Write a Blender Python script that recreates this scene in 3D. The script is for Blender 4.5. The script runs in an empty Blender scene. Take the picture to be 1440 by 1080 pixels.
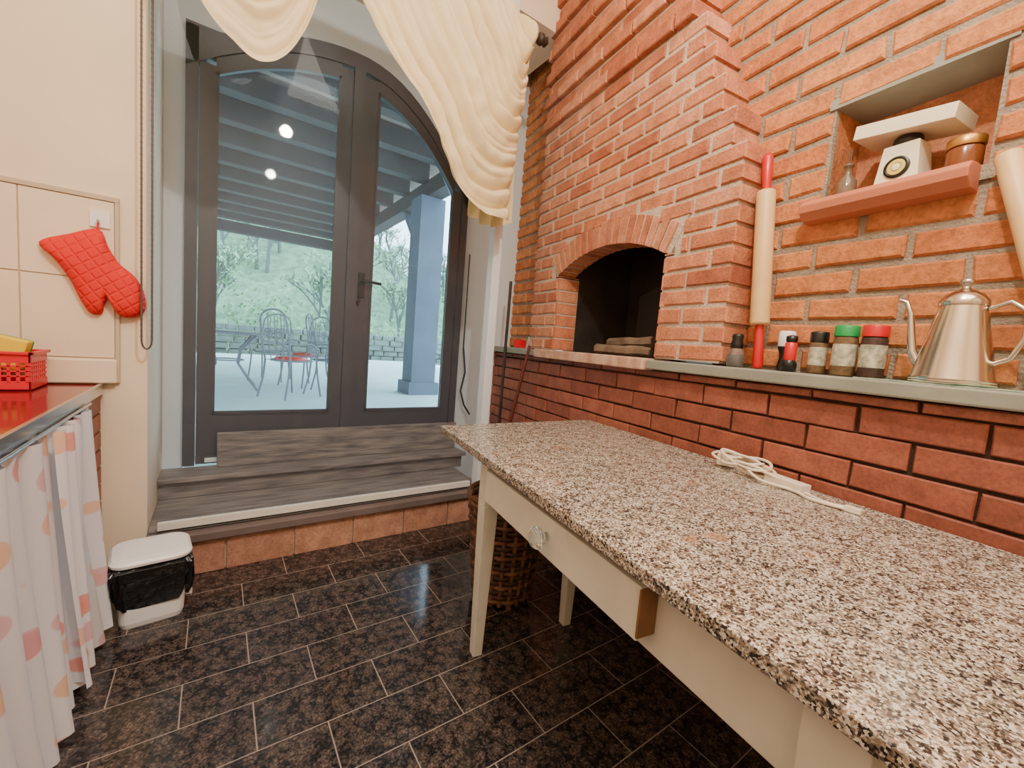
import bpy, math, random, bmesh
from mathutils import Vector as V, Matrix, noise
random.seed(7)
pi=math.pi
# ------------------------------------------------------------------ helpers
def lin(c):
    return tuple(((x/255)/12.92 if x/255<=0.04045 else ((x/255+0.055)/1.055)**2.4) for x in c)+(1,)
WD=V((.145,.9894,0)).normalized(); WN=V((WD.y,-WD.x,0))
def W(s,n,z): return WD*s+WN*n+V((0,0,z))
class MB:
    def __init__(self): self.v=[];self.f=[];self.m=[];self.s=[]
    def add(self,vs,fs,mat=0,smooth=False):
        o=len(self.v); self.v+= [tuple(v) for v in vs]
        for f in fs: self.f.append([i+o for i in f]); self.m.append(mat); self.s.append(smooth)
    def hexa(self,p,mat=0):
        self.add(p,[(3,2,1,0),(4,5,6,7),(0,1,5,4),(1,2,6,5),(2,3,7,6),(3,0,4,7)],mat)
    def box(self,x0,x1,y0,y1,z0,z1,mat=0,M=None):
        p=[V(q) for q in [(x0,y0,z0),(x1,y0,z0),(x1,y1,z0),(x0,y1,z0),(x0,y0,z1),(x1,y0,z1),(x1,y1,z1),(x0,y1,z1)]]
        if M: p=[M@q for q in p]
        self.hexa(p,mat)
    def sbox(self,s0,s1,n0,n1,z0,z1,mat=0):
        self.hexa([W(s0,n0,z0),W(s0,n1,z0),W(s1,n1,z0),W(s1,n0,z0),W(s0,n0,z1),W(s0,n1,z1),W(s1,n1,z1),W(s1,n0,z1)],mat)
    def ring(self,c,u,v,r,seg): return [c+u*(r*math.cos(2*pi*i/seg))+v*(r*math.sin(2*pi*i/seg)) for i in range(seg)]
    def tube(self,pts,r,mat=0,seg=8,caps=True,smooth=True,closed=False):
        pts=[V(p) for p in pts]; n=len(pts)
        rs=r if isinstance(r,(list,tuple)) else [r]*n
        vs=[];pu=None
        for i in range(n):
            if closed: d=pts[(i+1)%n]-pts[i-1]
            else: d=pts[min(i+1,n-1)]-pts[max(i-1,0)]
            d=d.normalized()
            if pu is None:
                a=V((0,0,1)) if abs(d.z)<.9 else V((1,0,0)); u=d.cross(a).normalized()
            else:
                u=(pu-d*pu.dot(d)); u=u.normalized() if u.length>1e-6 else d.orthogonal().normalized()
            pu=u; w=d.cross(u); vs+=self.ring(pts[i],u,w,rs[i],seg)
        fs=[]
        for i in range(n if closed else n-1):
            j=(i+1)%n
            for k in range(seg):
                k2=(k+1)%seg; fs.append((i*seg+k,i*seg+k2,j*seg+k2,j*seg+k))
        self.add(vs,fs,mat,smooth)
        if caps and not closed:
            self.add(vs[:seg],[tuple(range(seg))[::-1]],mat); self.add(vs[-seg:],[tuple(range(seg))],mat)
    def lathe(self,prof,o,mat=0,seg=28,M=None,smooth=True):
        o=V(o);vs=[];n=len(prof)
        for r,z in prof:
            for k in range(seg):
                p=V((r*math.cos(2*pi*k/seg),r*math.sin(2*pi*k/seg),z))
                if M: p=M@p
                vs.append(o+p)
        fs=[]
        for i in range(n-1):
            for k in range(seg):
                k2=(k+1)%seg; fs.append((i*seg+k,i*seg+k2,(i+1)*seg+k2,(i+1)*seg+k))
        self.add(vs,fs,mat,smooth)
        if prof[0][0]>1e-4: self.add(vs[:seg],[tuple(range(seg))[::-1]],mat)
        if prof[-1][0]>1e-4: self.add(vs[-seg:],[tuple(range(seg))],mat)
    def grid(self,fn,nu,nv,mat=0,smooth=True):
        vs=[fn(i/nu,j/nv) for i in range(nu+1) for j in range(nv+1)]
        fs=[(i*(nv+1)+j,(i+1)*(nv+1)+j,(i+1)*(nv+1)+j+1,i*(nv+1)+j+1) for i in range(nu) for j in range(nv)]
        self.add(vs,fs,mat,smooth)
    def prism(self,poly,fn,mat=0):
        n=len(poly); vs=[fn(a,b,0) for a,b in poly]+[fn(a,b,1) for a,b in poly]
        fs=[tuple(range(n))[::-1],tuple(range(n,2*n))]+[(i,(i+1)%n,(i+1)%n+n,i+n) for i in range(n)]
        self.add(vs,fs,mat)
    def brick(self,s0,s1,n0,n1,z0,z1,mat=0,ch=.005,jit=.0025):
        j=lambda a: a+random.uniform(-jit,jit)
        n0=n0+random.uniform(-.004,.003)
        c=min(ch,(s1-s0)*.3)
        S0,S1,Z0,Z1=[j(s0),j(s0)],[j(s1),j(s1)],[j(z0),j(z0)],[j(z1),j(z1)]
        a=[W(S0[0],n0+c,Z0[0]),W(S1[0],n0+c,Z0[1]),W(S1[1],n0+c,Z1[1]),W(S0[1],n0+c,Z1[0])]
        b=[W(S0[0]+c,n0,Z0[0]+c),W(S1[0]-c,n0,Z0[1]+c),W(S1[1]-c,n0,Z1[1]-c),W(S0[1]+c,n0,Z1[0]-c)]
        d=[W(S0[0],n1,Z0[0]),W(S1[0],n1,Z0[1]),W(S1[1],n1,Z1[1]),W(S0[1],n1,Z1[0])]
        vs=a+b+d
        fs=[(4,5,6,7)]
        for i in range(4):
            k=(i+1)%4; fs.append((i,k,4+k,4+i)); fs.append((8+i,8+k,k,i))
        self.add(vs,fs,mat)
    def build(self,name,mats,bevel=0,recalc=True):
        me=bpy.data.meshes.new(name); me.from_pydata(self.v,[],self.f)
        for m in mats: me.materials.append(m)
        me.polygons.foreach_set('material_index',self.m); me.polygons.foreach_set('use_smooth',self.s)
        if recalc:
            bm=bmesh.new(); bm.from_mesh(me); bmesh.ops.recalc_face_normals(bm,faces=bm.faces); bm.to_mesh(me); bm.free()
        me.update()
        o=bpy.data.objects.new(name,me); bpy.context.scene.collection.objects.link(o)
        if bevel:
            m=o.modifiers.new('bev','BEVEL'); m.width=bevel; m.segments=2; m.limit_method='ANGLE'; m.angle_limit=math.radians(40)
        return o
# ------------------------------------------------------------------ materials
def nm(name):
    m=bpy.data.materials.new(name); m.use_nodes=True; nt=m.node_tree
    b=nt.nodes['Principled BSDF']; return m,nt,b
def N(nt,t,**k):
    n=nt.nodes.new(t)
    for a,v in k.items(): setattr(n,a,v)
    return n
def ramp(nt,stops,interp='LINEAR'):
    r=nt.nodes.new('ShaderNodeValToRGB'); cr=r.color_ramp; cr.interpolation=interp
    while len(cr.elements)<len(stops): cr.elements.new(.5)
    for e,(p,c) in zip(cr.elements,stops): e.position=p; e.color=c
    return r
def mat(name,col,rough=.5,metal=0,bump=0,bscale=40,vary=0,vscale=6,col2=None,trans=0,stretch=None):
    m,nt,b=nm(name); L=nt.links
    b.inputs['Roughness'].default_value=rough; b.inputs['Metallic'].default_value=metal
    c=lin(col); b.inputs['Base Color'].default_value=c
    if trans: b.inputs['Transmission Weight'].default_value=trans
    tc=N(nt,'ShaderNodeTexCoord'); src=tc.outputs['Object']
    if stretch:
        mp=N(nt,'ShaderNodeMapping'); mp.inputs['Scale'].default_value=stretch; L.new(src,mp.inputs[0]); src=mp.outputs[0]
    if vary or col2:
        n=N(nt,'ShaderNodeTexNoise'); n.inputs['Scale'].default_value=vscale; n.inputs['Detail'].default_value=6
        L.new(src,n.inputs['Vector'])
        c2=lin(col2) if col2 else tuple(x*(1-vary) for x in c[:3])+(1,)
        r=ramp(nt,[(.35,c),(.68,c2)]); L.new(n.outputs['Fac'],r.inputs[0]); L.new(r.outputs[0],b.inputs['Base Color'])
    if bump:
        n=N(nt,'ShaderNodeTexNoise'); n.inputs['Scale'].default_value=bscale; n.inputs['Detail'].default_value=5
        L.new(src,n.inputs['Vector'])
        bp=N(nt,'ShaderNodeBump'); bp.inputs['Strength'].default_value=bump; bp.inputs['Distance'].default_value=.01
        L.new(n.outputs['Fac'],bp.inputs['Height']); L.new(bp.outputs[0],b.inputs['Normal'])
    return m
def brickmat(name,cols,rough,bump,bsc=90):
    m,nt,b=nm(name); L=nt.links
    g=N(nt,'ShaderNodeNewGeometry'); tc=N(nt,'ShaderNodeTexCoord')
    n1=N(nt,'ShaderNodeTexNoise'); n1.inputs['Scale'].default_value=bsc; n1.inputs['Detail'].default_value=8; n1.inputs['Roughness'].default_value=.7
    n2=N(nt,'ShaderNodeTexNoise'); n2.inputs['Scale'].default_value=14; n2.inputs['Detail'].default_value=5
    L.new(tc.outputs['Object'],n1.inputs['Vector']);L.new(tc.outputs['Object'],n2.inputs['Vector'])
    r=ramp(nt,[(i/(len(cols)-1),lin(c)) for i,c in enumerate(cols)]); L.new(g.outputs['Random Per Island'],r.inputs[0])
    r2=ramp(nt,[(.3,(.74,.70,.68,1)),(.65,(1.1,1.1,1.1,1))]); L.new(n2.outputs['Fac'],r2.inputs[0])
    mx=N(nt,'ShaderNodeMix',data_type='RGBA',blend_type='MULTIPLY'); mx.inputs[0].default_value=1
    L.new(r.outputs[0],mx.inputs[6]);L.new(r2.outputs[0],mx.inputs[7])
    r3=ramp(nt,[(.3,(.6,.57,.55,1)),(.6,(1.08,1.08,1.08,1))]); L.new(n1.outputs['Fac'],r3.inputs[0])
    mx2=N(nt,'ShaderNodeMix',data_type='RGBA',blend_type='MULTIPLY'); mx2.inputs[0].default_value=.85
    L.new(mx.outputs[2],mx2.inputs[6]);L.new(r3.outputs[0],mx2.inputs[7])
    L.new(mx2.outputs[2],b.inputs['Base Color']); b.inputs['Roughness'].default_value=rough
    bp=N(nt,'ShaderNodeBump'); bp.inputs['Strength'].default_value=bump; bp.inputs['Distance'].default_value=.008
    L.new(n1.outputs['Fac'],bp.inputs['Height']); L.new(bp.outputs[0],b.inputs['Normal'])
    return m
M_brick=brickmat('brick_orange',[(198,120,84),(216,144,106),(206,128,90),(184,106,76),(224,158,122),(200,122,88)],.85,.8)
M_brickR=brickmat('brick_rustic',[(214,136,82),(226,152,96),(204,122,72),(220,142,90)],.9,1.0,60)
M_brickL=brickmat('brick_red',[(150,84,64),(170,100,78),(134,72,54),(158,92,70)],.5,.3)
M_terra=brickmat('terracotta_block',[(186,136,112),(200,150,124),(174,126,104)],.8,.3)
M_mortar=mat('mortar',(208,190,172),.95,bump=.8,bscale=120,vary=.2,vscale=20)
M_mortarG=mat('mortar_grey',(164,150,132),.95,bump=.8,bscale=120,vary=.3,vscale=20)
M_mortarD=mat('mortar_dark',(58,38,32),.95,bump=.6,bscale=120)
M_plaster=mat('plaster_cream',(242,226,200),.8,bump=.12,bscale=18,vary=.08,vscale=2)
M_white=mat('plaster_white',(222,230,238),.7,bump=.1,bscale=18)
M_ceil=mat('ceiling_white',(240,236,226),.9)
M_frame=mat('frame_paint',(76,70,78),.4,vary=.15,vscale=12)
M_paintw=mat('white_paint',(232,230,222),.4,vary=.08,vscale=9)
M_ivory=mat('ivory_paint',(230,228,214),.45,vary=.14,vscale=8,bump=.05,bscale=30)
M_wood=mat('raw_wood',(138,98,62),.6,vary=.35,vscale=12,bump=.1)
M_oldwood=mat('weathered_wood',(150,138,130),.8,col2=(96,88,90),vscale=6,bump=.6,bscale=14,stretch=(1,6,9))
M_stepwood=mat('step_wood',(148,136,130),.45,col2=(100,90,90),vscale=5,bump=.4,bscale=14,stretch=(1,7,7))
M_log=mat('split_log',(140,118,98),.9,vary=.6,vscale=9,bump=.8,bscale=30)
M_darkwood=mat('dark_wood',(62,46,38),.5,vary=.3)
M_pin=mat('beech',(226,186,130),.45,vary=.12,vscale=10)
M_red=mat('red_lacquer',(200,22,26),.3)
M_redp=mat('red_plastic',(222,22,46),.35)
M_stone=mat('ledge_stone',(150,152,140),.5,vary=.2,vscale=8,bump=.15)
M_hearth=mat('hearth_stone',(214,176,154),.7,col2=(184,138,116),vscale=14,bump=.25,bscale=60)
M_sill=mat('sill_stone',(120,108,106),.35,vary=.25,vscale=5)
M_soot=mat('soot',(56,46,40),.9,vary=.6,vscale=5,bump=.3)
M_iron=mat('iron',(58,54,52),.5,metal=.2)
M_steel=mat('steel',(210,202,190),.2,metal=1)
M_chrome=mat('counter_edge',(200,200,200),.25,metal=1)
M_black=mat('black_plastic',(18,18,18),.35)
M_bag=mat('bin_bag',(18,18,20),.22,bump=1,bscale=22)
M_whitep=mat('white_plastic',(240,240,240),.35)
M_cord=mat('cord_plastic',(232,218,198),.4)
M_green=mat('green_cap',(24,150,76),.4)
M_yellow=mat('sponge_yellow',(236,206,36),.8)
M_gold=mat('gold_lid',(190,140,70),.35,metal=.8)
M_spice=mat('spice',(120,94,62),.7,vary=.5,vscale=60)
M_pepper=mat('peppercorn',(68,44,34),.7,vary=.5,vscale=90)
M_label=mat('label',(206,202,178),.6,vary=.6,vscale=55)
M_wick=mat('wicker',(84,58,42),.6,vary=.5,vscale=14)
M_wickL=mat('wicker_light',(138,96,70),.6,vary=.4,vscale=14)
M_grnliq=mat('dish_soap',(30,170,120),.3)
M_glassy=mat('clear_glass',(240,245,240),.05,trans=.9)
M_tile=mat('wall_tile',(240,224,198),.25,vary=.05)
M_grout=mat('grout',(200,184,160),.9)
M_paper=mat('paper',(206,214,196),.8,col2=(90,140,110),vscale=30)
def paneMat(name,gl,df):
    m=bpy.data.materials.new(name); m.use_nodes=True; nt=m.node_tree; nt.nodes.clear(); L=nt.links
    o=N(nt,'ShaderNodeOutputMaterial'); t=N(nt,'ShaderNodeBsdfTransparent'); t.inputs[0].default_value=(.95,.98,1,1)
    g=N(nt,'ShaderNodeBsdfGlossy'); g.inputs['Roughness'].default_value=.02
    d=N(nt,'ShaderNodeBsdfDiffuse'); d.inputs[0].default_value=(.6,.82,1,1)
    a=N(nt,'ShaderNodeMixShader'); a.inputs[0].default_value=gl; b=N(nt,'ShaderNodeMixShader'); b.inputs[0].default_value=df
    L.new(t.outputs[0],a.inputs[1]);L.new(g.outputs[0],a.inputs[2]);L.new(a.outputs[0],b.inputs[1]);L.new(d.outputs[0],b.inputs[2]);L.new(b.outputs[0],o.inputs[0])
    return m
M_pane=paneMat('door_glass',.006,.03); M_film=paneMat('clear_film',.010,.018)
def clothMat(name,col,pattern=False):
    m,nt,b=nm(name); L=nt.links
    b.inputs['Roughness'].default_value=.8; b.inputs['Base Color'].default_value=lin(col)
    out=nt.nodes['Material Output']; tr=N(nt,'ShaderNodeBsdfTranslucent'); tr.inputs[0].default_value=lin(col)
    mx=N(nt,'ShaderNodeMixShader'); mx.inputs[0].default_value=.14
    L.new(b.outputs[0],mx.inputs[1]);L.new(tr.outputs[0],mx.inputs[2]);L.new(mx.outputs[0],out.inputs[0])
    if pattern:
        uv=N(nt,'ShaderNodeTexCoord')
        rgb=N(nt,'ShaderNodeRGB'); rgb.outputs[0].default_value=lin(col); prev=rgb.outputs[0]
        for i,(c,off) in enumerate([((244,128,100),(0,0,0)),((250,190,140),(3.3,1.7,5.1)),((236,176,186),(7.7,3.1,2.2))]):
            mp=N(nt,'ShaderNodeMapping'); mp.inputs['Location'].default_value=off; mp.inputs['Scale'].default_value=(2.5,6.5,6.5)
            L.new(uv.outputs['Object'],mp.inputs[0])
            vo=N(nt,'ShaderNodeTexVoronoi'); vo.inputs['Scale'].default_value=1; vo.inputs['Randomness'].default_value=.9
            L.new(mp.outputs[0],vo.inputs['Vector'])
            r=ramp(nt,[(.0,(.85,.85,.85,1)),(.225,(.7,.7,.7,1)),(.25,(0,0,0,1))]); L.new(vo.outputs['Distance'],r.inputs[0])
            mm=N(nt,'ShaderNodeMix',data_type='RGBA'); L.new(r.outputs[0],mm.inputs[0]); L.new(prev,mm.inputs[6]); mm.inputs[7].default_value=lin(c); prev=mm.outputs[2]
        L.new(prev,b.inputs['Base Color']); L.new(prev,tr.inputs[0])
    return m
M_cream=clothMat('cream_cloth',(240,222,178)); M_pat=clothMat('patterned_cloth',(242,242,248),True)
M_mitt,nt,b=nm('quilted_red'); b.inputs['Base Color'].default_value=lin((224,30,22)); b.inputs['Roughness'].default_value=.75
tc=N(nt,'ShaderNodeTexCoord'); hs=[]
for ang in (.6,-.9):
    mp=N(nt,'ShaderNodeMapping'); mp.inputs['Rotation'].default_value=(0,ang,0); nt.links.new(tc.outputs['Object'],mp.inputs[0])
    w=N(nt,'ShaderNodeTexWave'); w.inputs['Scale'].default_value=9; nt.links.new(mp.outputs[0],w.inputs[0])
    r=ramp(nt,[(0,(0,0,0,1)),(.25,(1,1,1,1))]); nt.links.new(w.outputs['Fac'],r.inputs[0]); hs.append(r)
mm=N(nt,'ShaderNodeMath',operation='MINIMUM'); nt.links.new(hs[0].outputs[0],mm.inputs[0]); nt.links.new(hs[1].outputs[0],mm.inputs[1])
bp=N(nt,'ShaderNodeBump'); bp.inputs['Distance'].default_value=.006; bp.inputs['Strength'].default_value=.5
nt.links.new(mm.outputs[0],bp.inputs['Height']); nt.links.new(bp.outputs[0],b.inputs['Normal'])
# granite slab
M_gran,nt,b=nm('granite_slab'); L=nt.links; tc=N(nt,'ShaderNodeTexCoord')
nz=N(nt,'ShaderNodeTexNoise'); nz.inputs['Scale'].default_value=180; L.new(tc.outputs['Object'],nz.inputs['Vector'])
ad=N(nt,'ShaderNodeMix',data_type='RGBA'); ad.inputs[0].default_value=.006; L.new(tc.outputs['Object'],ad.inputs[6]); L.new(nz.outputs['Color'],ad.inputs[7])
v=N(nt,'ShaderNodeTexVoronoi'); v.inputs['Scale'].default_value=270; L.new(ad.outputs[2],v.inputs['Vector'])
sep=N(nt,'ShaderNodeSeparateColor'); L.new(v.outputs['Color'],sep.inputs[0])
lo=N(nt,'ShaderNodeTexNoise'); lo.inputs['Scale'].default_value=50; lo.inputs['Detail'].default_value=3; L.new(tc.outputs['Object'],lo.inputs['Vector'])
ma=N(nt,'ShaderNodeMath',operation='MULTIPLY_ADD'); ma.inputs[1].default_value=1.1; ma.inputs[2].default_value=-.55; L.new(lo.outputs['Fac'],ma.inputs[0])
md=N(nt,'ShaderNodeMath',operation='ADD'); L.new(ma.outputs[0],md.inputs[0]); L.new(sep.outputs[0],md.inputs[1])
r=ramp(nt,[(0,lin((44,40,40))),(.17,lin((84,76,72))),(.30,lin((126,116,106))),(.45,lin((168,156,140))),(.60,lin((146,124,102))),(.74,lin((210,204,192)))],'CONSTANT'); L.new(md.outputs[0],r.inputs[0])
n=N(nt,'ShaderNodeTexNoise'); n.inputs['Scale'].default_value=8; n.inputs['Detail'].default_value=4; L.new(tc.outputs['Object'],n.inputs['Vector'])
r2=ramp(nt,[(.685,(0,0,0,1)),(.71,(.6,.6,.6,1))]); L.new(n.outputs['Fac'],r2.inputs[0])
mx=N(nt,'ShaderNodeMix',data_type='RGBA'); L.new(r2.outputs[0],mx.inputs[0]); L.new(r.outputs[0],mx.inputs[6]); mx.inputs[7].default_value=lin((164,120,88))
L.new(mx.outputs[2],b.inputs['Base Color']); b.inputs['Roughness'].default_value=.2
# floor granite
M_floor,nt,b=nm('floor_granite'); L=nt.links; tc=N(nt,'ShaderNodeTexCoord')
nz=N(nt,'ShaderNodeTexNoise'); nz.inputs['Scale'].default_value=60; nz.inputs['Detail'].default_value=4; L.new(tc.outputs['Object'],nz.inputs['Vector'])
ad=N(nt,'ShaderNodeMix',data_type='RGBA'); ad.inputs[0].default_value=.018; L.new(tc.outputs['Object'],ad.inputs[6]); L.new(nz.outputs['Color'],ad.inputs[7])
v=N(nt,'ShaderNodeTexVoronoi'); v.inputs['Scale'].default_value=30; L.new(ad.outputs[2],v.inputs['Vector'])
v2=N(nt,'ShaderNodeTexVoronoi'); v2.inputs['Scale'].default_value=75; L.new(ad.outputs[2],v2.inputs['Vector'])
r=ramp(nt,[(0,lin((114,98,90))),(.28,lin((104,90,82))),(.36,lin((66,58,56))),(.43,lin((104,90,84))),(.54,lin((52,48,48))),(.75,lin((36,35,36)))]); L.new(v.outputs['Distance'],r.inputs[0])
rb=ramp(nt,[(0,lin((116,104,98))),(.35,lin((80,72,68))),(.6,lin((34,33,34)))]); L.new(v2.outputs['Distance'],rb.inputs[0])
m0=N(nt,'ShaderNodeMix',data_type='RGBA'); m0.inputs[0].default_value=.5; L.new(r.outputs[0],m0.inputs[6]);L.new(rb.outputs[0],m0.inputs[7])
n2=N(nt,'ShaderNodeTexNoise'); n2.inputs['Scale'].default_value=150; n2.inputs['Detail'].default_value=5; L.new(tc.outputs['Object'],n2.inputs['Vector'])
r2=ramp(nt,[(.38,(.4,.39,.39,1)),(.6,(1.35,1.33,1.32,1))]); L.new(n2.outputs['Fac'],r2.inputs[0])
m1=N(nt,'ShaderNodeMix',data_type='RGBA',blend_type='MULTIPLY'); m1.inputs[0].default_value=1; L.new(m0.outputs[2],m1.inputs[6]);L.new(r2.outputs[0],m1.inputs[7])
L.new(m1.outputs[2],b.inputs['Base Color']); b.inputs['Roughness'].default_value=.11
M_fgrout=mat('floor_grout',(146,134,126),.8)
# ------------------------------------------------------------------ floor
mb=MB(); mb.box(-1.05,2.3,-2.4,2.44,-.1,-.0006,1)
g=.002; y=1.63-.1875*22; k=-22
while y<2.4:
    off=.11 if k%2==0 else .2975
    x=off-.375*5
    while x<2.3:
        x0=max(x+g,-1.05);x1=min(x+.375-g,2.25);y1=min(y+.1875-g,2.44)
        if x1>x0: mb.box(x0,x1,y+g,y1,-.01,0,0)
        x+=.375
    y+=.1875;k+=1
mb.box(1.5,2.0,2.44,3.1,-.1,0,1)
mb.build('floor',[M_floor,M_fgrout],recalc=False)
# ------------------------------------------------------------------ right brick wall
CZ=.0795
def rows(z0,z1,h):
    z=z0;i=0
    while z<z1-.01:
        yield i,z,min(z+h,z1); z+=h;i+=1
def lay(mb,s0,s1,n0,n1,z0,z1,h=CZ,Lb=.255,mo=.015,block=None,mi=0,edge=None,ch=.005,jit=.0025,moz=None):
    moz=moz or mo
    for i,za,zb in rows(z0,z1,h):
        a,bb=(s0,s1) if edge is None else edge(i,(za+zb)/2)
        bl=block((za+zb)/2) if block else []
        s=a-(0 if i%2==0 else Lb/2)
        while s<bb:
            e=s+Lb
            segs=[(max(s,a),min(e,bb))]
            for (p,q) in bl:
                ns=[]
                for (u,w) in segs:
                    if w<=p or u>=q: ns.append((u,w))
                    else:
                        if u<p: ns.append((u,p))
                        if w>q: ns.append((q,w))
                segs=ns
            for (u,w) in segs:
                if w-u>.03: mb.brick(u+mo/2,w-mo/2,n0,n1,za+moz/2,zb-moz/2,mi,ch,jit)
            s=e
NF=1.515; NU=1.665; SE=3.42
HR=lambda z: 1.13 if z<2.04 else 1.13+(math.floor((z-2.04)/(2*CZ))+1)*2*CZ*.42
HL=2.76
NS0,NS1,NZ0,NZ1=.51,.92,1.80,2.13
mb=MB()
def blkU(z):
    r=[(HR(z)+.03 if z<4.1 else 9, HL-.03)]
    if NZ0-.03<z<NZ1: r.append((NS0,NS1))
    return r
lay(mb,-1.0,SE,NU,NU+.06,1.187,4.2,h=.0935,Lb=.275,mo=.018,moz=.022,block=blkU,mi=0,ch=.007,jit=.004)
nb=NU+.011
def back(s0,s1,z0,z1,n=nb,t=.05,m=1): mb.sbox(s0,s1,n,n+t,z0,z1,m)
back(-2.6,NS0,1.1,4.2);back(NS0,NS1,1.1,NZ0);back(NS0,NS1,NZ1,4.2);back(NS1,1.3,1.1,4.2);back(1.3,2.7,2.2,4.2);back(2.7,SE,1.1,4.2)
mb.sbox(NS0-.02,NS1+.02,NU+.19,NU+.21,NZ0-.05,NZ1+.05,3)
mb.sbox(NS0-.02,NS0,NU+.03,NU+.2,NZ0-.05,NZ1+.05,3); mb.sbox(NS1,NS1+.02,NU+.03,NU+.2,NZ0-.05,NZ1+.05,0)
mb.sbox(NS0-.02,NS1+.02,NU+.0,NU+.2,NZ0-.04,NZ0,1); mb.sbox(NS0-.02,NS1+.02,NU+.004,NU+.2,NZ1-.005,NZ1+.03,4)
lay(mb,-1.0,SE,NF,NF+.05,.0,1.14,h=.085,Lb=.275,mo=.009,mi=2,ch=.004)
mb.sbox(-2.6,SE,NF+.012,NU+.05,0,1.14,5)
lay(mb,-1.0,1.9,1.36,1.50,.0,.17,h=.085,Lb=.275,mo=.009,mi=2,ch=.004)
mb.sbox(-1.0,1.9,1.37,1.51,0,.165,5)
mb.build('wall_right',[M_brickR,M_mortarG,M_brickL,M_brick,M_stone,M_mortarD],recalc=False)
# ------------------------------------------------------------------ fireplace
mb=MB()
SL,SR=2.41,1.50; SC=(SL+SR)/2; ZS=1.69; RISE=.11; HW=(SL-SR)/2
R=(HW*HW+RISE*RISE)/(2*RISE); ZC=ZS+RISE-R; RT=.14
HWo=HW+.085
def blkF(z):
    r=[]
    if z<ZS-.03: r=[(SR,SL)]
    elif z<ZC+R+RT:
        rr=R+RT
        w=math.sqrt(max(rr*rr-(z-ZC)**2,0)); w=min(w,HWo if z<ZS+.14 else w); r=[(SC-w,SC+w)]
    return r
def edgeF(i,z): return (HR(z),HL)
ztop=1.195+CZ*19
lay(mb,1.13,HL,NF,NU+.02,1.195,ztop,block=blkF,edge=edgeF,Lb=.235,mo=.017)
z=ztop;i=0
while z<4.15:
    pr=.0 if i%2 else .026
    a=HR(z+.01)
    s=a-(0 if i%2 else .12)
    while s<HL:
        u=max(s,a);w=min(s+.235,HL)
        if w-u>.03: mb.brick(u+.006,w-.006,NF-pr,NU+.02,z+.008,min(z+CZ,4.19)-.006,0)
        s+=.235
    z+=CZ;i+=1
for i,za,zb in rows(1.195,4.19,CZ):
    z=(za+zb)/2; a=HR(z)+.022;bb=HL-.022
    segs=[(a,bb)]
    if z<ZS+RISE+.03:
        h=HW+.001 if z<ZS-.02 else HW+.05
        segs=[(a,SC-h),(SC+h,bb)]
    for u,w in segs: mb.sbox(u,w,NF+.008,NU+.015,za,zb,1)
a0=math.asin(HW/R); nv=18
for k in range(nv):
    t0=-a0-.01+(2*a0+.02)*k/nv; t1=-a0-.01+(2*a0+.02)*(k+1)/nv; gp=.0085/R
    pts=[]
    for rr in (R,R+RT):
        for t in (t0+gp,t1-gp): pts.append((SC+rr*math.sin(t),ZC+rr*math.cos(t)))
    q=[pts[0],pts[1],pts[3],pts[2]]
    nn=NF-.006+random.uniform(-.003,.003)
    mb.prism(q,lambda a,b_,s_:W(a,nn if s_==0 else NF+.13,b_),0)
nr=24
for k in range(nr):
    t0=-a0-.03+(2*a0+.06)*k/nr; t1=-a0-.03+(2*a0+.06)*(k+1)/nr
    q=[(SC+rr*math.sin(t),ZC+rr*math.cos(t)) for rr,t in ((R+.004,t0),(R+.004,t1),(R+RT+.05,t1),(R+RT+.05,t0))]
    mb.prism(q,lambda a,b_,s_:W(a,NF+.003 if s_==0 else NF+.128,b_),1)
D0,D1=NF+.12,NF+.62
mb.sbox(SR-.06,SL+.06,D1,D1+.05,1.15,2.1,2)
mb.sbox(SR-.06,SR-.005,D0,D1,1.15,2.1,2); mb.sbox(SL+.005,SL+.06,D0,D1,1.15,2.1,2)
mb.sbox(SR-.06,SL+.06,D0,D1,2.02,2.1,2); mb.sbox(SR-.06,SL+.06,NF+.13,D1,1.13,1.188,2)
for i,za,zb in rows(1.195,ZS,CZ):
    mb.sbox(SL-.004,SL+.05,NF+.005,NF+.16,za+.006,zb-.006,0); mb.sbox(SR-.05,SR+.004,NF+.005,NF+.13,za+.006,zb-.006,0)
poly=[(1.62,1.19)]+[(1.62+.6*t,1.60+.07*math.sin(pi*t)) for t in [k/10 for k in range(11)]]+[(2.22,1.19)]
mb.prism(poly,lambda a,b_,s_:W(a,(D1-.08) if s_==0 else D1-.04,b_),3)
mb.build('brick_fireplace',[M_brick,M_mortar,M_soot,M_iron],recalc=False)
mb=MB(); mb.sbox(-1.0,1.50,1.468,NU+.01,1.142,1.186,0); mb.sbox(2.56,SE,1.468,NU+.01,1.142,1.186,0)
mb.build('trim_1',[M_stone],bevel=.006)
mb=MB(); mb.sbox(1.505,2.555,1.45,NF+.12,1.135,1.192,0); mb.build('fireplace_hearth',[M_hearth],bevel=.006)
mb=MB()
def log(a,b_,r,seg=7):
    n=6; pts=[a.lerp(b_,k/n)+V((random.uniform(-.006,.006),random.uniform(-.006,.006),random.uniform(-.005,.005))) for k in range(n+1)]
    mb.tube(pts,[r*random.uniform(.85,1.1) for _ in pts],0,seg,smooth=False)
log(W(1.72,1.72,1.225),W(2.12,1.66,1.225),.032); log(W(1.78,1.82,1.225),W(2.2,1.78,1.225),.033); log(W(1.76,1.76,1.285),W(2.10,1.73,1.27),.03)
mb.build('firewood',[M_log])
mb=MB(); mb.tube([W(1.86,1.93,1.20),W(1.74,2.02,1.60)],.011,0)
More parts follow.
